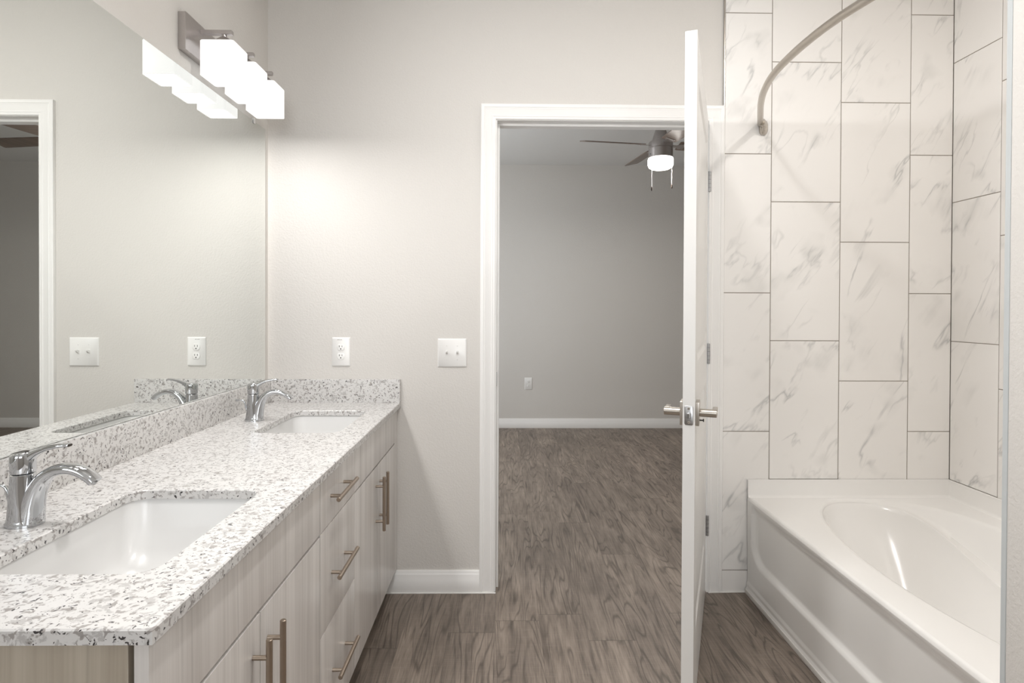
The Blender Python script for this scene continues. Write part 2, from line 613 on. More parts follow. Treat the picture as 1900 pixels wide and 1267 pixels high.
def tiled(name, label, cols, place, uvsign=1):
    """cols: list of (u0,u1,row list of z joints); place(u, depth, z) -> world"""
    bm = NB()
    lay = bm.verts.layers.float_vector.new('tile_uv')
    GR = 0.0016
    for k, (u0, u1, zz) in enumerate(cols):
        for za, zb in zip(zz, zz[1:]):
            if zb - za < 0.01:
                continue
            sx, sy = random.uniform(0, 40), random.uniform(0, 40)
            a0, a1, c0, c1 = u0 + GR, u1 - GR, za + GR, zb - GR
            bev = 0.0012
            front = [(a0 + bev, c0 + bev), (a1 - bev, c0 + bev), (a1 - bev, c1 - bev), (a0 + bev, c1 - bev)]
            side = [(a0, c0), (a1, c0), (a1, c1), (a0, c1)]
            rings = []
            for pts, dep in ((side, .0006), (side, .0088), (front, .0100)):
                ring = []
                for u, z in pts:
                    v = bm.verts.new(place(u, dep, z))
                    v[lay] = (sx + (u - u0) * uvsign, sy + (z - za), 0)
                    ring.append(v)
                rings.append(ring)
            for ra, rb in zip(rings, rings[1:]):
                for i in range(4):
                    bm.faces.new((ra[i], ra[(i + 1) % 4], rb[(i + 1) % 4], rb[i]))
            bm.faces.new(rings[-1])
    # grout bed
    for (u0, u1, zz) in cols:
        p = [place(u, .0082, z) for u, z in ((u0, zz[0]), (u1, zz[0]), (u1, zz[-1]), (u0, zz[-1]))]
        q = [place(u, 0.0, z) for u, z in ((u0, zz[0]), (u1, zz[0]), (u1, zz[-1]), (u0, zz[-1]))]
        vp, vq = [bm.verts.new(x) for x in p], [bm.verts.new(x) for x in q]
        fs = [bm.faces.new(vp)]
        for i in range(4):
            fs.append(bm.faces.new((vp[i], vp[(i + 1) % 4], vq[(i + 1) % 4], vq[i])))
        for f in fs:
            f.material_index = 1
    return struct(name, bm, [M['marble'], M['grout']], label, angle=20)


A0 = [0.0, .0971, .7102, 1.3194, 1.9285, 2.5432, CEIL]
A1 = [0.45, .4985, 1.110, 1.7196, 2.3313, CEIL]
A2 = [0.45, .933, 1.5445, 2.1568, CEIL]
A3 = [0.45, .7102, 1.3194, 1.9285, 2.5432, CEIL]
tiled('wall_tile_back', 'white marble tiles with grey veins on the wall at the tub end',
      [(.9645, 1.1721, A0), (1.1721, 1.4787, A1), (1.4787, 1.7863, A2), (1.7863, RW - .0095, A3)],
      lambda u, d, z: Vector((u, D - d, z)))
yc = D - .0095
tiled('wall_tile_right', 'white marble tiles with grey veins on the long wall beside the tub',
      [(-yc, -2.324, A1), (-2.324, -2.016, A2), (-2.016, -1.708, A3), (-1.708, -1.40, A1), (-1.40, -1.055, A2)],
      lambda u, d, z: Vector((RW - d, -u, z)))
# slim metal edge on the exposed tile edge
b = NB()
box(b, 0.9605, 0.9640, D - .0105, D, 2.137, CEIL)
struct('trim_5', b, M['nickel'], 'slim metal edge where the tile meets the painted wall')
b = NB(); box(b, 0.9045, 0.9062, 1.0435, 1.0545, 0.0, CEIL, .0006, 1)
struct('trim_6', b, M['edge_grey'], 'pale grey edge strip where the tub alcove meets the wing wall')

# ------------------------------------------------------------------ bathtub
TX0, TX1, TY0, TY1, TZ = 1.075, RW - .0115, 1.057, D - .0115, .424


def smoothstep(a, bb, x):
    t = max(0.0, min(1.0, (x - a) / (bb - a)))
    return t * t * (3 - 2 * t)


def build_tub():
    bm = NB()
    N = 280
    cx, cy = 1.475, 1.815

    def sup(th, ax, by, e):
        c, s = math.cos(th), math.sin(th)
        r = (abs(c / ax) ** e + abs(s / by) ** e) ** (-1 / e)
        return Vector((c * r, s * r, 0))

    def rect(th, x0, x1, y0, y1):
        c, s = math.cos(th), math.sin(th)
        t = 1e9
        if c > 1e-9: t = min(t, (x1 - cx) / c)
        if c < -1e-9: t = min(t, (x0 - cx) / c)
        if s > 1e-9: t = min(t, (y1 - cy) / s)
        if s < -1e-9: t = min(t, (y0 - cy) / s)
        return Vector((c * t, s * t, 0))

    corner = [math.atan2(y - cy, x - cx) for x, y in ((TX1, TY1), (TX0, TY1), (TX0, TY0), (TX1, TY0))]
    ths = sorted([-math.pi + 2 * math.pi * i / N for i in range(N)])
    for c in corner:      # snap the nearest ray to each deck corner
        k = min(range(N), key=lambda i: abs(ths[i] - c))
        ths[k] = c
    C0 = Vector((cx, cy, 0))
    rings = [[] for _ in range(19)]
    for th in ths:
        c, s = math.cos(th), math.sin(th)
        P = sup(th, .275 if c < 0 else .300, .718, 2.0 if c < 0 else 2.8)                       # inner pod rim
        Oo = sup(th, .275 if c < 0 else .400, .718, 2.0 if c < 0 else 3.6)
        y = P.y
        sh = smoothstep(.02, .75, c / (abs(c) + .35 * abs(s) + 1e-6)) if c > 0 else 0.0
        dip = (1 - smoothstep(.20, .70, abs(y + .03))) * (smoothstep(-.02, .24, P.x))
        O = P.lerp(Oo, sh)
        hz = TZ - .016 - .150 * dip
        R = rect(th, TX0 + .012, TX1 - .002, TY0 + .002, TY1 - .002)
        Rm = rect(th, TX0 + .02, TX1 - .008, TY0 + .008, TY1 - .008)
        u = O.normalized()
        a = [R + Vector((0, 0, TZ - .000)),
             Rm + Vector((0, 0, TZ)),
             O + u * .024 + Vector((0, 0, TZ)),
             O + u * .009 + Vector((0, 0, TZ - .0028)),
             O + Vector((0, 0, TZ - .010 * 1.0))]
        zO = TZ - .010
        up_ = P.normalized()
        gap = (O - P)
        a.append(P + gap * .72 + Vector((0, 0, zO + (hz - zO) * .72)))
        a.append(P + gap * .58 + Vector((0, 0, zO + (hz - zO) * .96)))
        a.append(P + gap * .14 + Vector((0, 0, hz)))
        a.append(P - up_ * .003 + Vector((0, 0, hz - .004)))
        a.append(P - up_ * .009 + Vector((0, 0, hz - .018)))
        # down the wall to the floor of the tub (far end slopes as a backrest)
        slope = .085 + .15 * max(0.0, s) ** 3 + .04 * max(0.0, -s) ** 3
        Bm = P - up_ * slope
        zf = .085
        z0 = hz - .018
        for t in (.15, .35, .55, .75, .9):
            a.append((P - up_ * .009).lerp(Bm, t ** 1.3) + Vector((0, 0, z0 + (zf + .03 - z0) * t)))
        a.append(Bm - up_ * .012 + Vector((0, 0, zf + .014)))
        a.append(Bm - up_ * .045 + Vector((0, 0, zf)))
        a.append(Bm * .45 + Vector((0, 0, zf - .004)))
        a.append(Bm * .08 + Vector((0, 0, zf - .006)))
        for k, p in enumerate(a):
            rings[k].append(C0 + p)
    ring_loft(bm, rings, True, False, True)
    # rolled front edge of the deck
    ry = [TY0 + .002, TY1 - .002]
    roll = [(TX0 + .012, TZ), (TX0 + .0065, TZ - .0015), (TX0 + .002, TZ - .006), (TX0, TZ - .013)]
    ring_loft(bm, [[Vector((x, y, z)) for x, z in roll] for y in ry], False, False, False)
    # apron with one large recessed panel
    NY, NZ = 150, 64
    grid = []
    for i in range(NY + 1):
        y = TY0 + .002 + (TY1 - TY0 - .004) * i / NY
        col = []
        for j in range(NZ + 1):
            z = (TZ - .013) * j / NZ
            # signed distance to the rounded recess
            y0, y1, z0, z1, rr = TY0 + .055, TY1 - .048, .158, TZ + .35, .095
            qx = abs(y - (y0 + y1) / 2) - ((y1 - y0) / 2 - rr)
            qz = abs(z - (z0 + z1) / 2) - ((z1 - z0) / 2 - rr)
            sd = min(max(qx, qz), 0) + math.hypot(max(qx, 0), max(qz, 0)) - rr
            d = .020 * smoothstep(.006, -.012, sd) if sd < .006 else 0.0
            t = smoothstep(.36, TZ - .013, z)          # recess fades into the rolled rim
            x = TX0 + d * (1 - t) + .004 * (1 - z / TZ)
            if z < .052:
                x -= .0035 * smoothstep(.052, .047, z)
            if z < .026:
                x -= .006 * smoothstep(.026, .021, z)
            col.append(Vector((x, y, z)))
        grid.append(col)
    ring_loft(bm, grid, False, False, False)
    # tiling flange up the back, right and near walls
    fl = [(.0, .075), (.0015, .0755), (.006, .074), (.009, .010), (.012, .004), (.020, 0.0)]
    ring_loft(bm, [[Vector((x, TY1 - o, TZ + z)) for o, z in fl] for x in (TX0, TX1)], False, False, False)
    ring_loft(bm, [[Vector((TX1 - o, y, TZ + z)) for o, z in fl] for y in (TY0, TY1)], False, False, False)
    ring_loft(bm, [[Vector((x, TY0 + o, TZ + z)) for o, z in fl] for x in (TX0, TX1)], False, False, False)
    # left end return of the flange
    bmesh.ops.remove_doubles(bm, verts=bm.verts[:], dist=.00005)
    return bm


tub = thing('bathtub', 'glossy white alcove bathtub with a recessed front apron below the marble tile', 'bathtub', (1.52, 1.82, 0))
obj('tub_shell', build_tub(), M['tub'], tub, angle=50)
b = NB()
box(b, TX0 - .0085, TX0 + .004, TY0 + .003, TY1 - .004, .0, .020, .003, 2)
obj('base_strip', b, M['caulk'], tub)['label'] = 'white strip along the floor at the foot of the apron'
b = NB(); lathe(b, [(.0, .090), (.024, .090), (.030, .0865), (.031, .082), (.031, .078)], 1.475, 1.30, 28)
obj('drain', b, M['chrome'], tub)['label'] = 'round chrome drain'
# overflow, on the near inside wall of the tub
b = NB(); cyl(b, (1.475, 1.127, .30), (1.475, 1.142, .297), .034, 28, .003)
obj('overflow_plate', b, M['chrome'], tub)

# ------------------------------------------------------------------ shower curtain rod
zr = 2.055
rodt = thing('shower_curtain_rod', 'curved brushed nickel shower curtain rod mounted on the marble tile above the tub', 'curtain rod', (1.13, D - .0105, 2.04))
ctrl = [(1.112, D - .030), (1.075, 2.47), (1.005, 2.305), (.957, 2.165), (.922, 2.005), (.911, 1.82), (.922, 1.640), (.957, 1.478), (1.005, 1.336), (1.075, 1.172), (1.112, 1.0855)]
b = NB(); tube(b, smooth_path([(x, y, zr) for x, y in ctrl], 8), .0122, 20)
obj('rod', b, M['nickel'], rodt)
for yy, sg in ((D - .0102, -1), (1.0552, 1)):
    b = NB()
    n = 28
    rings = []
    for dep, k in ((0, 1.0), (.005, 1.0), (.010, .93), (.016, .70), (.018, .3)):
        rings.append([Vector((1.134 + .0185 * k * (abs(math.cos(t)) ** .75) * math.copysign(1, math.cos(t)), yy + sg * dep,
                              2.042 + .033 * k * (abs(math.sin(t)) ** .75) * math.copysign(1, math.sin(t)))) for t in [2 * math.pi * i / n for i in range(n)]])
    ring_loft(b, rings)
    fl = obj('wall_flange', b, M['nickel'], rodt)
    b = NB()
    cyl(b, (1.134, yy + sg * .012, zr - .008), (1.108, yy + sg * .045, zr - .001), .0155, 20, .002)
    cyl(b, (1.129, yy + sg * .020, zr - .030), (1.125, yy + sg * .026, zr - .012), .009, 14, .002)
    obj('swivel_joint', b, M['nickel'], fl)

# ------------------------------------------------------------------ vanity cabinet
FX = -.4630          # front face of doors and drawers
FT = .0195           # their thickness
CY0, CY1 = .776, 2.584
CB, CT = .108, .814
van = thing('vanity_cabinet', 'long pale woodgrain vanity cabinet with bar pulls under the granite countertop', 'vanity', (-.74, 1.68, 0))
BXF = FX - FT - .003     # front of the carcass
b = NB()
box(b, LW + .001, BXF, CY0 + .019, CY1, CB, CB + .018)
box(b, LW + .001, LW + .012, CY0 + .019, CY1, CB, CT)
box(b, LW + .001, BXF, CY1 - .018, CY1, CB, CT)
for yy in (1.492, 1.838):
    box(b, LW + .012, BXF, yy, yy + .018, CB + .018, CT)
box(b, BXF - .018, BXF, CY0 + .019, CY1 - .018, CT - .05, CT - .001)
box(b, BXF - .018, BXF, CY0 + .019, CY1 - .018, .655, .69)
obj('carcass', b, M['dark_gap'], van)
b = NB(); box(b, LW + .001, BXF - .0035, CY0 - .002, CY0 + .018, 0.0, CT, .0008, 1)
obj('side_panel', b, M['cab_side'], van)['label'] = 'beige woodgrain end panel'
b = NB(); box(b, BXF - .075, BXF - .060, CY0 + .018, CY1, 0.0, CB)
obj('toe_kick', b, M['cab_side'], van)
b = NB(); box(b, FX - FT, FX - .0005, 2.5245, CY1, CB, CT - .003, .0008, 1)
obj('filler_strip', b, M['cab'], van)


def front(name, y0, y1, z0, z1):
    bm = NB(); box(bm, FX - FT, FX, y0, y1, z0, z1, .0014, 2)
    return obj(name, bm, M['cab'], van)


def bar_pull(parent, y, z, vertical):
    bm = NB()
    bx = FX + .0305
    if vertical:
        cyl(bm, (bx, y, z - .099), (bx, y, z + .099), .0060, 18, .0012)
        for s in (-.064, .064):
            cyl(bm, (FX - .0004, y, z + s), (bx, y, z + s), .0047, 14)
    else:
        cyl(bm, (bx, y - .099, z), (bx, y + .099, z), .0060, 18, .0012)
        for s in (-.064, .064):
            cyl(bm, (FX - .0004, y + s, z), (bx, y + s, z), .0047, 14)
    o = obj('bar_pull', bm, M['pull'], parent)
    return o


ZT = .6715           # bottom of the top row
Y1, Y2, Y3, Y4 = 1.4985, 1.5015, 1.8450, 1.8480
front('false_front', CY0, Y1, ZT, CT - .003)['label'] = 'blank panel in front of the near sink'
d0 = front('drawer_front', Y2, Y3, ZT, CT - .003); bar_pull(d0, 1.655, .7415, False)
front('false_front', Y4, 2.521, ZT, CT - .003)['label'] = 'blank panel in front of the far sink'
dz = [front('door', CY0, 1.1300, CB + .004, ZT - .0075), front('door', 1.1330, Y1, CB + .004, ZT - .0075),
      front('door', Y4, 2.1840, CB + .004, ZT - .0060), front('door', 2.1870, 2.521, CB + .004, ZT - .0060)]
for d_, yy in zip(dz, (1.0965, 1.1650, 2.1520, 2.2195)):
    bar_pull(d_, yy, .533, True)
d1 = front('drawer_front', Y2, Y3, .4030, ZT - .0035); bar_pull(d1, 1.664, .531, False)
d2 = front('drawer_front', Y2, Y3, CB + .004, .4000); bar_pull(d2, 1.673, .259, False)

# ------------------------------------------------------------------ countertop


def rrect(x0, x1, y0, y1, r, n=7):
    pts = []
    for (cx, cy, a0) in ((x1 - r, y1 - r, 0), (x0 + r, y1 - r, 90), (x0 + r, y0 + r, 180), (x1 - r, y0 + r, 270)):
        for i in range(n + 1):
            a = math.radians(a0 + 90 * i / n)
            pts.append((cx + r * math.cos(a), cy + r * math.sin(a)))
    return pts


def inset(pts, d):
    n = len(pts)
    out = []
    for i in range(n):
        p0, p1, p2 = Vector(pts[i - 1]), Vector(pts[i]), Vector(pts[(i + 1) % n])
        t1, t2 = (p1 - p0).normalized(), (p2 - p1).normalized()
        n1, n2 = Vector((-t1.y, t1.x)), Vector((-t2.y, t2.x))
        m = (n1 + n2).normalized()
        out.append(p1 + m * (d / max(.3, m.dot(n1))))
    return [tuple(p) for p in out]


KX0, KX1, KY0, KY1, KB, KT = LW + .0005, -.4480, .7585, D - .0005, .8145, .8350
HOLES = [(-.832, -.545, .918, 1.340), (-.832, -.545, 1.948, 2.372)]
b = NB()
outer = [(KX1, KY1), (KX0, KY1), (KX0, KY0), (KX1, KY0)]
outer = rrect(KX0, KX1, KY0, KY1, .002, 2)
loops = [(outer, 1)] + [(list(reversed(rrect(*h, .042, 8))), 1) for h in HOLES]
tops, bots = [], []
for pts, sg in loops:
    ins = inset(pts, .0022)
    lt = [b.verts.new((x, y, KT)) for x, y in ins]
    lm = [b.verts.new((x, y, KT - .0022)) for x, y in pts]
    lb = [b.verts.new((x, y, KB)) for x, y in pts]
    n = len(pts)
    for A, B in ((lt, lm), (lm, lb)):
        for i in range(n):
            b.faces.new((A[i], A[(i + 1) % n], B[(i + 1) % n], B[i]))
    tops.append(lt); bots.append(lb)
for group in (tops, bots):
    es = []
    for lp in group:
        for i in range(len(lp)):
            es.append(b.edges.get((lp[i], lp[(i + 1) % len(lp)])))
    bmesh.ops.triangle_fill(b, use_beauty=True, use_dissolve=False, edges=es)
ct = thing('countertop', 'white granite countertop with black and grey specks running the length of the vanity', 'countertop', (-.74, 1.67, KB))
obj('slab', b, M['granite'], ct, angle=30)
b = NB(); box(b, LW + .0008, LW + .0205, KY0, D - .0005, KT - .0002, .9362, .0022, 2)
obj('backsplash', b, M['granite'], ct)['label'] = 'long granite backsplash under the mirror'
b = NB(); box(b, LW + .0206, -.4490, D - .0205, D - .0008, KT - .0002, .9362, .0022, 2)
obj('side_splash', b, M['granite'], ct)['label'] = 'short granite splash on the doorway wall'

# ------------------------------------------------------------------ sinks


def sink(label, h):
    x0, x1, y0, y1 = h
    cx, cy = (x0 + x1) / 2, (y0 + y1) / 2
    s = thing('undermount_sink', label, 'sink', (cx, cy, .66), group='undermount sinks in the granite')
    bm = NB()
    rings = []
    for gx, gy, z, r in ((.022, .022, KB - .0008, .05), (.004, .004, KB - .0008, .044), (.002, .002, KB - .006, .043), (-.004, -.006, .770, .042),
                         (-.016, -.030, .715, .042), (-.030, -.058, .690, .045), (-.048, -.085, .680, .045), (-.085, -.14, .6755, .03), (-.12, -.187, .673, .02)):
        rings.append([Vector((x, y, z)) for x, y in rrect(x0 - gx, x1 + gx, y0 - gy, y1 + gy, r, 8)])
    ring_loft(bm, rings, True, False, True)
    obj('basin', bm, M['porcelain'], s, angle=60)
    bm = NB(); lathe(bm, [(0, .6775), (.017, .6770), (.021, .6755), (.024, .6765), (.030, .6750), (.031, .6735)], cx, cy, 26)
    obj('drain', bm, M['chrome'], s)['label'] = 'round chrome drain'
    return s


sink('white rectangular undermount sink nearest the camera', HOLES[0])
sink('white rectangular undermount sink at the far end by the doorway wall', HOLES[1])

# ------------------------------------------------------------------ faucets


def faucet(label):
    t = thing('faucet', label, 'faucet', (-.9065, 1.129, KT + .0003), group='chrome single lever faucets')
    N = 28
    bm = NB()
    # foot and column
    rings = []
    for z, rx, ry, ox in ((0, .0335, .0275, .0), (.0045, .0335, .0275, .0), (.006, .0315, .026, .0), (.012, .030, .0250, .0), (.030, .0265, .0235, -.001), (.055, .0230, .0220, -.003),
                          (.080, .0205, .0210, -.003), (.0950, .0200, .0205, -.003), (.0965, .0185, .019, -.003)):
        rings.append([Vector((ox + rx * math.cos(a), ry * math.sin(a), z)) for a in [2 * math.pi * i / N for i in range(N)]])
    ring_loft(bm, rings)
    obj('body', bm, M['chrome'], t, local=True)
    # spout: thick where it leaves the foot, thin at the tip
    bm = NB()
    path = [(.0095, .007, .0215, .0230), (.0125, .024, .0195, .0220), (.0165, .044, .0170, .0205), (.0240, .066, .0145, .0190), (.0360, .0860, .0125, .0178), (.0530, .0990, .0110, .0170),
            (.0720, .1050, .0100, .0165), (.0910, .1045, .0095, .0162), (.1090, .0985, .0092, .0160), (.1240, .0890, .0090, .0158), (.1330, .0805, .0088, .0155)]
    dense = []
    v4 = [Vector((*p,)) for p in path]
    for i in range(len(v4) - 1):
        p0, p1, p2, p3 = v4[max(i - 1, 0)], v4[i], v4[i + 1], v4[min(i + 2, len(v4) - 1)]
        for k in range(4):
            q = k / 4
            dense.append(0.5 * ((2 * p1) + (p2 - p0) * q + (2 * p0 - 5 * p1 + 4 * p2 - p3) * q * q + (3 * p1 - p0 - 3 * p2 + p3) * q ** 3))
    dense.append(v4[-1])
    rings = []
    for i, p in enumerate(dense):
        a, c = dense[max(i - 1, 0)], dense[min(i + 1, len(dense) - 1)]
        tx, tz = c[0] - a[0], c[1] - a[1]
        L = math.hypot(tx, tz)
        nx, nz = -tz / L, tx / L
        rings.append([Vector((p[0] + nx * p[2] * math.copysign(abs(math.cos(q)) ** .8, math.cos(q)), p[3] * math.copysign(abs(math.sin(q)) ** .8, math.sin(q)),
                              p[1] + nz * p[2] * math.copysign(abs(math.cos(q)) ** .8, math.cos(q)))) for q in [2 * math.pi * i2 / N for i2 in range(N)]])
    ring_loft(bm, rings)
    sp = obj('spout', bm, M['chrome'], t, local=True)
    bm = NB(); cyl(bm, (.1295, 0, .0835), (.1262, 0, .0785), .0072, 18)
    obj('aerator', bm, M['steel'], sp, local=True)
    # lever hub and lever
    bm = NB()
    rings = []
    for z, r, tilt in ((.0975, .0185, 0), (.0985, .0200, 0), (.102, .0205, 0), (.128, .0208, .03), (.1335, .0200, .06), (.1365, .0170, .08), (.1380, .009, .08)):
        rings.append([Vector((-.003 + r * math.cos(a), r * math.sin(a), z + tilt * r * math.cos(a))) for a in [2 * math.pi * i / N for i in range(N)]])
    ring_loft(bm, rings)
    hb = obj('lever_hub', bm, M['chrome'], t, local=True)
    bm = NB()
    rings = []
    for x, z, hw, th in ((.006, .124, .0125, .012), (.016, .1300, .0120, .0085), (.028, .1375, .0115, .0060), (.045, .1445, .0108, .0045), (.064, .1485, .0100, .0038), (.080, .1500, .0092, .0034), (.085, .1495, .0070, .0025)):
        rings.append([Vector((x, hw * math.copysign(abs(math.cos(a)) ** .7, math.cos(a)), z + th * math.copysign(abs(math.sin(a)) ** .7, math.sin(a)))) for a in [2 * math.pi * i / 20 for i in range(20)]])
    ring_loft(bm, rings)
    obj('lever', bm, M['chrome'], hb, local=True)
    # pop-up lift rod behind the column
    bm = NB()
    tube(bm, smooth_path([(-.024, 0, .030), (-.030, 0, .045), (-.034, 0, .062), (-.038, 0, .070), (-.046, 0, .0735), (-.060, 0, .0735)], 5), .0028, 10)
    cyl(bm, (-.056, 0, .0735), (-.066, 0, .0735), .0042, 12, .001)
    obj('lift_rod', bm, M['chrome'], t, local=True)
    return t


f1 = faucet('chrome single lever faucet beside the near sink')
f2 = copy_tree(f1)
f2.location = (-.9065, 2.160, KT + .0003)
f2['label'] = 'chrome single lever faucet beside the far sink'

# ------------------------------------------------------------------ mirror
mir = thing('mirror', 'large frameless mirror above the vanity backsplash', 'mirror', (LW + .003, 1.62, .9365))
b = NB(); box(b, LW + .0006, LW + .0062, .40, 2.5455, .9366, 2.0075, .0012, 1)
mp = obj('mirror_glass', b, [M['mirror'], M['mirror_edge']], mir, angle=10)
for p in mp.data.polygons:
    p.material_index = 0 if p.normal.x > .9 else 1
for yy in (1.25, 2.427):
    b = NB()
    box(b, LW + .0006, LW + .0105, yy - .008, yy + .008, 2.0078, 2.0180, .002, 2)
    box(b, LW + .0066, LW + .0105, yy - .008, yy + .008, 1.9970, 2.0090, .0015, 2)
    obj('mirror_clip', b, M['plastic'], mir)['label'] = 'small clear clip holding the top edge'

# ------------------------------------------------------------------ vanity light
LX, LZ0, LZ1, SW = -.929, 1.998, 2.112, .1100
vl = thing('vanity_light', 'satin nickel bar light with three lit glass shades over the sink by the doorway wall', 'wall lamp', (LW, 2.12, 2.06))
b = NB(); box(b, LW + .0004, LW + .0245, 1.878, 2.372, 2.060, 2.178, .002, 2)
obj('back_plate', b, M['lamp_metal'], vl)
for yc_, watts in ((1.978, 4.9), (2.147, 1.5), (2.316, 0.5)):
    b = NB()
    box(b, LW + .0245, LX + .027, yc_ - .0085, yc_ + .0085, 2.1500, 2.1630, .0015, 2)
    ar = obj('arm', b, M['lamp_metal'], vl)
    b = NB(); lathe(b, [(.031, LZ1 + .001), (.031, LZ1 + .005), (.026, LZ1 + .016), (.015, LZ1 + .026), (.0075, LZ1 + .030), (.0075, 2.152)], LX, yc_, 24)
    obj('socket_cap', b, M['lamp_metal'], ar)
    b = NB()
    h = SW / 2
    rings = [[Vector((LX + x, yc_ + y, z)) for x, y in rrect(-k, k, -k, k, r, 4)]
             for k, r, z in ((h - .012, .006, LZ1), (h - .002, .008, LZ1 - .001), (h, .008, LZ1 - .004), (h, .008, LZ0), (h - .0055, .006, LZ0), (h - .0055, .006, LZ1 - .008), (.012, .006, LZ1 - .008))]
    ring_loft(b, rings, True, True, True)
    obj('glass_shade', b, M['shade'], vl)['label'] = 'square frosted glass shade open at the bottom'
    b = NB(); lathe(b, [(.0, 2.022), (.012, 2.0235), (.021, 2.030), (.026, 2.041), (.026, 2.050), (.020, 2.066), (.013, 2.078), (.013, 2.100)], LX, yc_, 20)
    obj('light_bulb', b, M['bulb'], vl)
    light('vanity_bulb_light', 'AREA', (LX, yc_, 1.9992), watts, (1.0, 0.985, 0.965), shape='SQUARE', size=0.094)

# added bar light over the near sink, unseen above the frame, housing the fill (its light is added_near_fill at the top)
vl2 = copy_tree(vl)
vl2.location.y -= 1.017
vl2['label'] = 'added out-of-view satin nickel bar light with three lit glass shades over the sink nearest the camera'
vl['group'] = vl2['group'] = 'bar lights above the mirror'

# ------------------------------------------------------------------ wall plates


def plate_box(bm, w_, h_, t_):
    rings = []
    for k, d in ((0, 0), (0, .0018), (.0022, .0045), (.0040, t_)):
        rings.append([Vector((x, -d, z)) for x, z in rrect(-w_ / 2 + k, w_ / 2 - k, -h_ / 2 + k, h_ / 2 - k, .003, 3)])
    ring_loft(bm, rings, True, True, True)


def outlet(label, loc, group=None):
    t = thing('wall_outlet', label, 'outlet', loc)
    bm = NB(); plate_box(bm, .0800, .1260, .0060)
    obj('cover_plate', bm, M['plastic'], t, local=True)
    for zc in (.0195, -.0195):
        bm = NB()
        rings = []
        for k, d in ((0, .0058), (0, .0072), (.0012, .0080)):
            ring = []
            for i in range(32):
                a = 2 * math.pi * i / 32
                x, z = .0172 * math.cos(a), .0172 * math.sin(a)
                ring.append(Vector((x * (1 - k / .017), -d, zc + max(-.0138, min(.0138, z)) * (1 - k / .017))))
            rings.append(ring)
        ring_loft(bm, rings)
        rc = obj('receptacle', bm, M['plastic'], t, local=True)
        bm = NB()
        box(bm, -.0072, -.0050, -.0084, -.0076, zc + .0005, zc + .0085)
        box(bm, .0050, .0070, -.0084, -.0076, zc + .0010, zc + .0080)
        cyl(bm, (0, -.0076, zc - .0065), (0, -.0085, zc - .0065), .0026, 12)
        obj('slots', bm, M['slot'], rc, local=True)
    bm = NB(); cyl(bm, (0, -.0058, 0), (0, -.0068, 0), .0028, 12)
    obj('screw', bm, M['plastic'], t, local=True)
    return t


o1 = outlet('white duplex outlet on the bathroom wall above the granite splash', (-.7085, D, 1.0550))
bm = NB()
for x0, x1 in ((-.0150, -.0095), (-.0085, -.0045), (-.0020, .0025), (.0032, .0050)):
    box(bm, x0, x1, -.0064, -.0059, .0515, .0538)
obj('printed_mark', bm, M['ink'], o1, local=True)['label'] = 'faint grey print near the top of the plate'
o2 = outlet('white duplex outlet low on the bedroom wall beyond the doorway', (.2625, FAR, .4630))

sw = thing('light_switch', 'white double toggle switch plate beside the door casing', 'light switch', (-.2240, D, 1.0518))
bm = NB(); plate_box(bm, .1270, .1250, .0060)
obj('cover_plate', bm, M['plastic'], sw, local=True)
for xc in (-.0230, .0230):
    bm = NB(); box(bm, xc - .0052, xc + .0052, -.0066, -.0056, -.0122, .0122)
    obj('toggle_slot', bm, M['plastic'], sw, local=True)
    bm = NB()
    rings = [[Vector((xc + x * sx, y, z + zz)) for x, zz in ((-1, -sz), (1, -sz), (1, sz), (-1, sz))]
             for sx, y, z, sz in ((.0045, -.0060, .000, .0060), (.0042, -.0130, .0030, .0050), (.0036, -.0195, .0062, .0040), (.0030, -.0205, .0066, .0030))]
    ring_loft(bm, rings)
    obj('toggle', bm, M['plastic'], sw, local=True)
    for zz in (.0302, -.0302):
        bm = NB(); cyl(bm, (xc, -.0057, zz), (xc, -.0066, zz), .0028, 12)
        box(bm, xc - .0023, xc + .0023, -.0069, -.0065, zz - .0004, zz + .0004, mat=1)
        obj('screw', bm, [M['plastic'], M['ink']], sw, local=True)

# ------------------------------------------------------------------ door
# local frame: x along the leaf from the hinge edge to the latch edge, y through the leaf (y=0 is the face seen), z up
HP = Vector((.8930, D - .0120, 0.010))
near = Vector((.5635, 1.7240, 0))
ang = math.atan2(near.y - HP.y, near.x - HP.x)
DW, DT, DH = .9085, .0350, 2.056
door = bpy.data.objects.new('door_1', None)
COL.objects.link(door)
door.location = HP
door.rotation_euler = (0, 0, ang)
door['kind'] = 'structure'
door['label'] = 'white panelled door standing open into the bathroom with nickel levers'


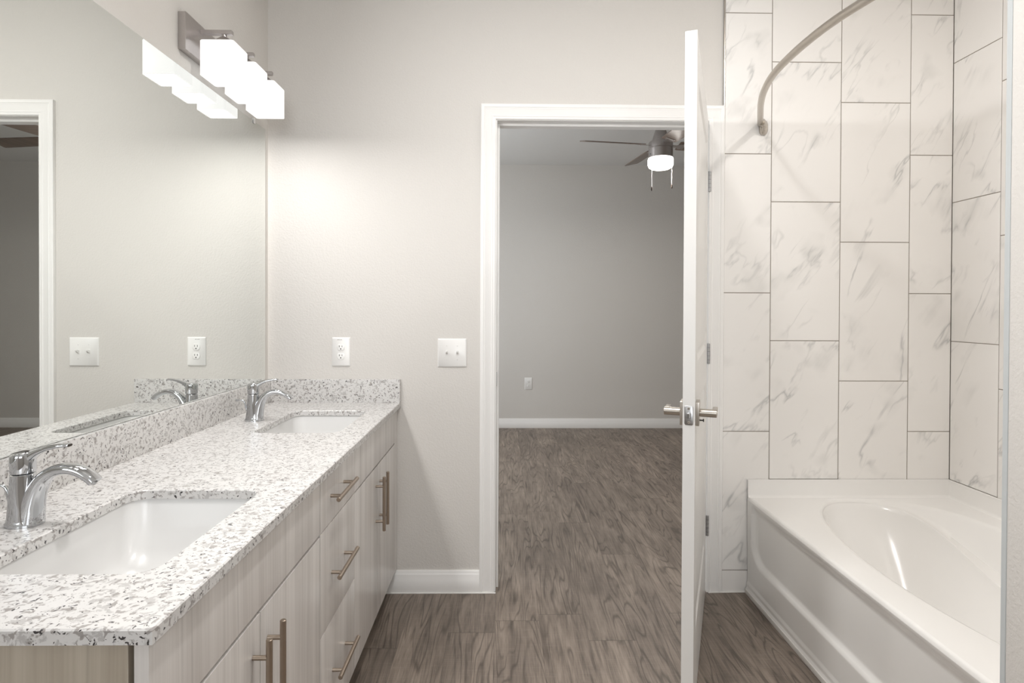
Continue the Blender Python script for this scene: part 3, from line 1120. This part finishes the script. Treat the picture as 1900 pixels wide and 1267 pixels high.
def door_panel():
    bm = NB()
    panels = [(.115, DW - .115, .235, .930), (.115, DW - .115, 1.075, DH - .115)]
    prof = [(0, 0), (.006, .0035), (.012, .0075), (.020, .0080), (.034, .0035), (.040, .0022)]
    T0, T1 = 0.0, -DT           # y of the two faces
    for y, sg in ((T0, -1), (T1, 1)):
        xs = [0, .115, DW - .115, DW]
        zs = [0, .235, .930, 1.075, DH - .115, DH]
        vs = {(i, j): bm.verts.new((x, y, z)) for i, x in enumerate(xs) for j, z in enumerate(zs)}
        for i in range(3):
            for j in range(5):
                if i == 1 and j in (1, 3):
                    ring = [vs[(1, j)], vs[(2, j)], vs[(2, j + 1)], vs[(1, j + 1)]]
                    x0, x1, z0, z1 = xs[1], xs[2], zs[j], zs[j + 1]
                    prev = ring
                    for u, d in prof[1:]:
                        nr = [bm.verts.new((xx, y + sg * d, zz)) for xx, zz in ((x0 + u, z0 + u), (x1 - u, z0 + u), (x1 - u, z1 - u), (x0 + u, z1 - u))]
                        for k in range(4):
                            bm.faces.new((prev[k], prev[(k + 1) % 4], nr[(k + 1) % 4], nr[k]))
                        prev = nr
                    bm.faces.new(prev)
                else:
                    bm.faces.new((vs[(i, j)], vs[(i + 1, j)], vs[(i + 1, j + 1)], vs[(i, j + 1)]))
        if y == T0:
            va = vs
        else:
            vb = vs
    for j in range(5):
        bm.faces.new((va[(0, j)], va[(0, j + 1)], vb[(0, j + 1)], vb[(0, j)]))
        bm.faces.new((va[(3, j)], va[(3, j + 1)], vb[(3, j + 1)], vb[(3, j)]))
    for i in range(3):
        bm.faces.new((va[(i, 0)], va[(i + 1, 0)], vb[(i + 1, 0)], vb[(i, 0)]))
        bm.faces.new((va[(i, 5)], va[(i + 1, 5)], vb[(i + 1, 5)], vb[(i, 5)]))
    return bm


# the leaf runs along +x (hinge -> latch); with the rotation used, local +y points to the bathroom's right side
obj('door_leaf', door_panel(), M['door'], door, local=True, angle=15)
HZ, HXl = .933 - .010, DW - .062
for sg, y0, lab in ((1, 0.0, 'nickel lever on the tub side'), (-1, -DT, 'nickel lever on the vanity side')):
    bm = NB(); box(bm, HXl - .0345, HXl + .0345, min(y0, y0 + sg * .0105), max(y0, y0 + sg * .0105), HZ - .0350, HZ + .0350, .0015, 2)
    hn = obj('door_handle', bm, M['nickel'], door, local=True); hn['label'] = lab
    bm = NB()
    cyl(bm, (HXl, y0 + sg * .0105, HZ), (HXl, y0 + sg * .060, HZ), .0122, 20, .001)
    obj('lever_neck', bm, M['nickel'], hn, local=True)
    bm = NB()
    box(bm, HXl - .085, HXl + .0095, min(y0 + sg * .046, y0 + sg * .061), max(y0 + sg * .046, y0 + sg * .061), HZ - .0060, HZ + .0075, .002, 2)
    obj('lever_arm', bm, M['nickel'], hn, local=True)
    if sg == 1:
        bm = NB()
        cyl(bm, (HXl + .004, y0 + .0105, HZ - .022), (HXl + .004, y0 + .021, HZ - .022), .0022, 10)
        box(bm, HXl + .0025, HXl + .0055, y0 + .020, y0 + .0235, HZ - .0265, HZ - .0175, .0008, 1)
        obj('privacy_pin', bm, M['slot'], hn, local=True)
bm = NB()
rings = [[Vector((DW + d, y - DT / 2, z)) for y, z in rrect(-.0125 + k, .0125 - k, HZ - .0285 + k, HZ + .0285 - k, .0055, 5)] for k, d in ((0, -.0004), (0, .0010), (.0006, .0016))]
ring_loft(bm, rings)
lp = obj('latch_plate', bm, M['steel'], door, local=True)
bm = NB()
rings = [[Vector((DW + d, -DT / 2 + y + o, z)) for y, z in rrect(-.0062 + k, .0062 - k, HZ - .0085 + k, HZ + .0085 - k, .002, 3)] for k, d, o in ((0, .0012, 0), (0, .0060, .000), (.002, .0115, -.002))]
ring_loft(bm, rings)
obj('latch_bolt', bm, M['chrome'], lp, local=True)
for zz in (.0205, -.0205):
    bm = NB(); cyl(bm, (DW + .0012, -DT / 2, HZ + zz), (DW + .0022, -DT / 2, HZ + zz), .0040, 16, .0004)
    box(bm, DW + .0021, DW + .0024, -DT / 2 - .0026, -DT / 2 + .0026, HZ + zz - .0004, HZ + zz + .0004, mat=1)
    obj('screw', bm, [M['nickel'], M['slot']], lp, local=True)
for zc in (.2850, 1.0420, 1.7960):
    bm = NB()
    cyl(bm, (-.0045, .0062, zc - .0445), (-.0045, .0062, zc + .0445), .0062, 14, .001)
    for k in (-.0268, -.009, .009, .0268):
        cyl(bm, (-.0045, .0062, zc + k - .0005), (-.0045, .0062, zc + k + .0005), .0064, 14, mat=1)
    hg = obj('hinge', bm, [M['steel'], M['slot']], door, local=True)
    bm = NB()
    box(bm, -.0022, -.0002, -DT + .004, .004, zc - .0445, zc + .0445, .0006, 1)
    obj('hinge_leaf', bm, M['steel'], hg, local=True)

# ------------------------------------------------------------------ ceiling fan in the bedroom
FXc, FYc = 1.168, 4.40
fan = thing('ceiling_fan', 'four blade walnut and nickel ceiling fan with a lit glass bowl in the bedroom', 'ceiling fan', (FXc, FYc, 2.45))
b = NB(); lathe(b, [(.030, 2.640), (.062, 2.650), (.068, 2.700), (.068, CEIL - .0005)], FXc, FYc, 36)
obj('ceiling_canopy', b, M['lamp_metal'], fan)
b = NB(); lathe(b, [(.066, 2.492), (.062, 2.510), (.046, 2.560), (.036, 2.590), (.026, 2.598), (.014, 2.602), (.014, 2.645)], FXc, FYc, 36)
obj('downrod', b, M['lamp_metal'], fan)
b = NB(); lathe(b, [(.060, 2.494), (.086, 2.490), (.089, 2.484), (.089, 2.446), (.086, 2.444), (.086, 2.440), (.089, 2.438), (.089, 2.372), (.080, 2.368)], FXc, FYc, 48)
mh = obj('motor_housing', b, M['lamp_metal'], fan)
for a in (200, 300):
    b = NB(); ca, sa = math.cos(math.radians(a)), math.sin(math.radians(a))
    cyl(b, (FXc + .088 * ca, FYc + .088 * sa, 2.395), (FXc + .094 * ca, FYc + .094 * sa, 2.395), .004, 10)
    obj('set_screw', b, M['steel'], mh)
b = NB(); lathe(b, [(.080, 2.374), (.090, 2.372), (.0935, 2.362), (.0935, 2.322), (.086, 2.304), (.066, 2.293), (.035, 2.288), (.0, 2.287)], FXc, FYc, 48)
obj('glass_bowl', b, M['fan_glass'], fan)['label'] = 'lit white glass bowl'
light('fan_bulb_light', 'AREA', (FXc, FYc, 2.284), 11, (1.0, 0.955, 0.90), shape='DISK', size=0.15)
for k in range(4):
    a = math.radians(8.6 + 90 * k)
    # blade in a local frame: x radial, y tangent (counter-clockwise), pitched about x
    rot = Matrix.Translation((FXc, FYc, 2.470)) @ Matrix.Rotation(a, 4, 'Z') @ Matrix.Rotation(math.radians(-14.5), 4, 'X')
    out = []
    for x, y in ((.135, -.052), (.150, -.058), (.56, -.066), (.600, -.062), (.612, -.050), (.600, .058), (.590, .066), (.56, .067), (.150, .058), (.135, .052)):
        out.append((x, y))
    bm = NB()
    rings = [[rot @ Vector((x, y, z)) for x, y in (out if q == 0 else inset(out, q))] for z, q in ((-.0032, .002), (-.0014, 0), (.0014, 0), (.0032, .002))]
    ring_loft(bm, rings)
    bl = obj('blade', bm, M['blade'], fan)
    bm = NB()
    rings = [[rot @ Vector((x, y, z)) for x, y in ((.07, -.018), (.12, -.014), (.150, -.034), (.185, -.034), (.185, .034), (.150, .034), (.12, .014), (.07, .018))] for z in (-.0070, -.0034)]
    ring_loft(bm, rings)
    for yy in (-.022, .022):
        cyl(bm, rot @ Vector((.170, yy, -.0068)), rot @ Vector((.170, yy, -.0095)), .0055, 10)
    obj('blade_iron', bm, M['lamp_metal'], bl)
for x, y, z0 in ((1.092, 4.36, 2.150), (1.246, 4.375, 2.172)):
    b = NB(); tube(b, [(x, y, 2.375), (x, y, z0)], .0016, 8)
    pc = obj('pull_chain', b, M['chain'], fan)
    b = NB(); lathe(b, [(.0, z0 + .002), (.003, z0), (.0052, z0 - .012), (.0052, z0 - .024), (.003, z0 - .030), (.0, z0 - .031)], x, y, 12)
    obj('chain_fob', b, M['fob'], pc)
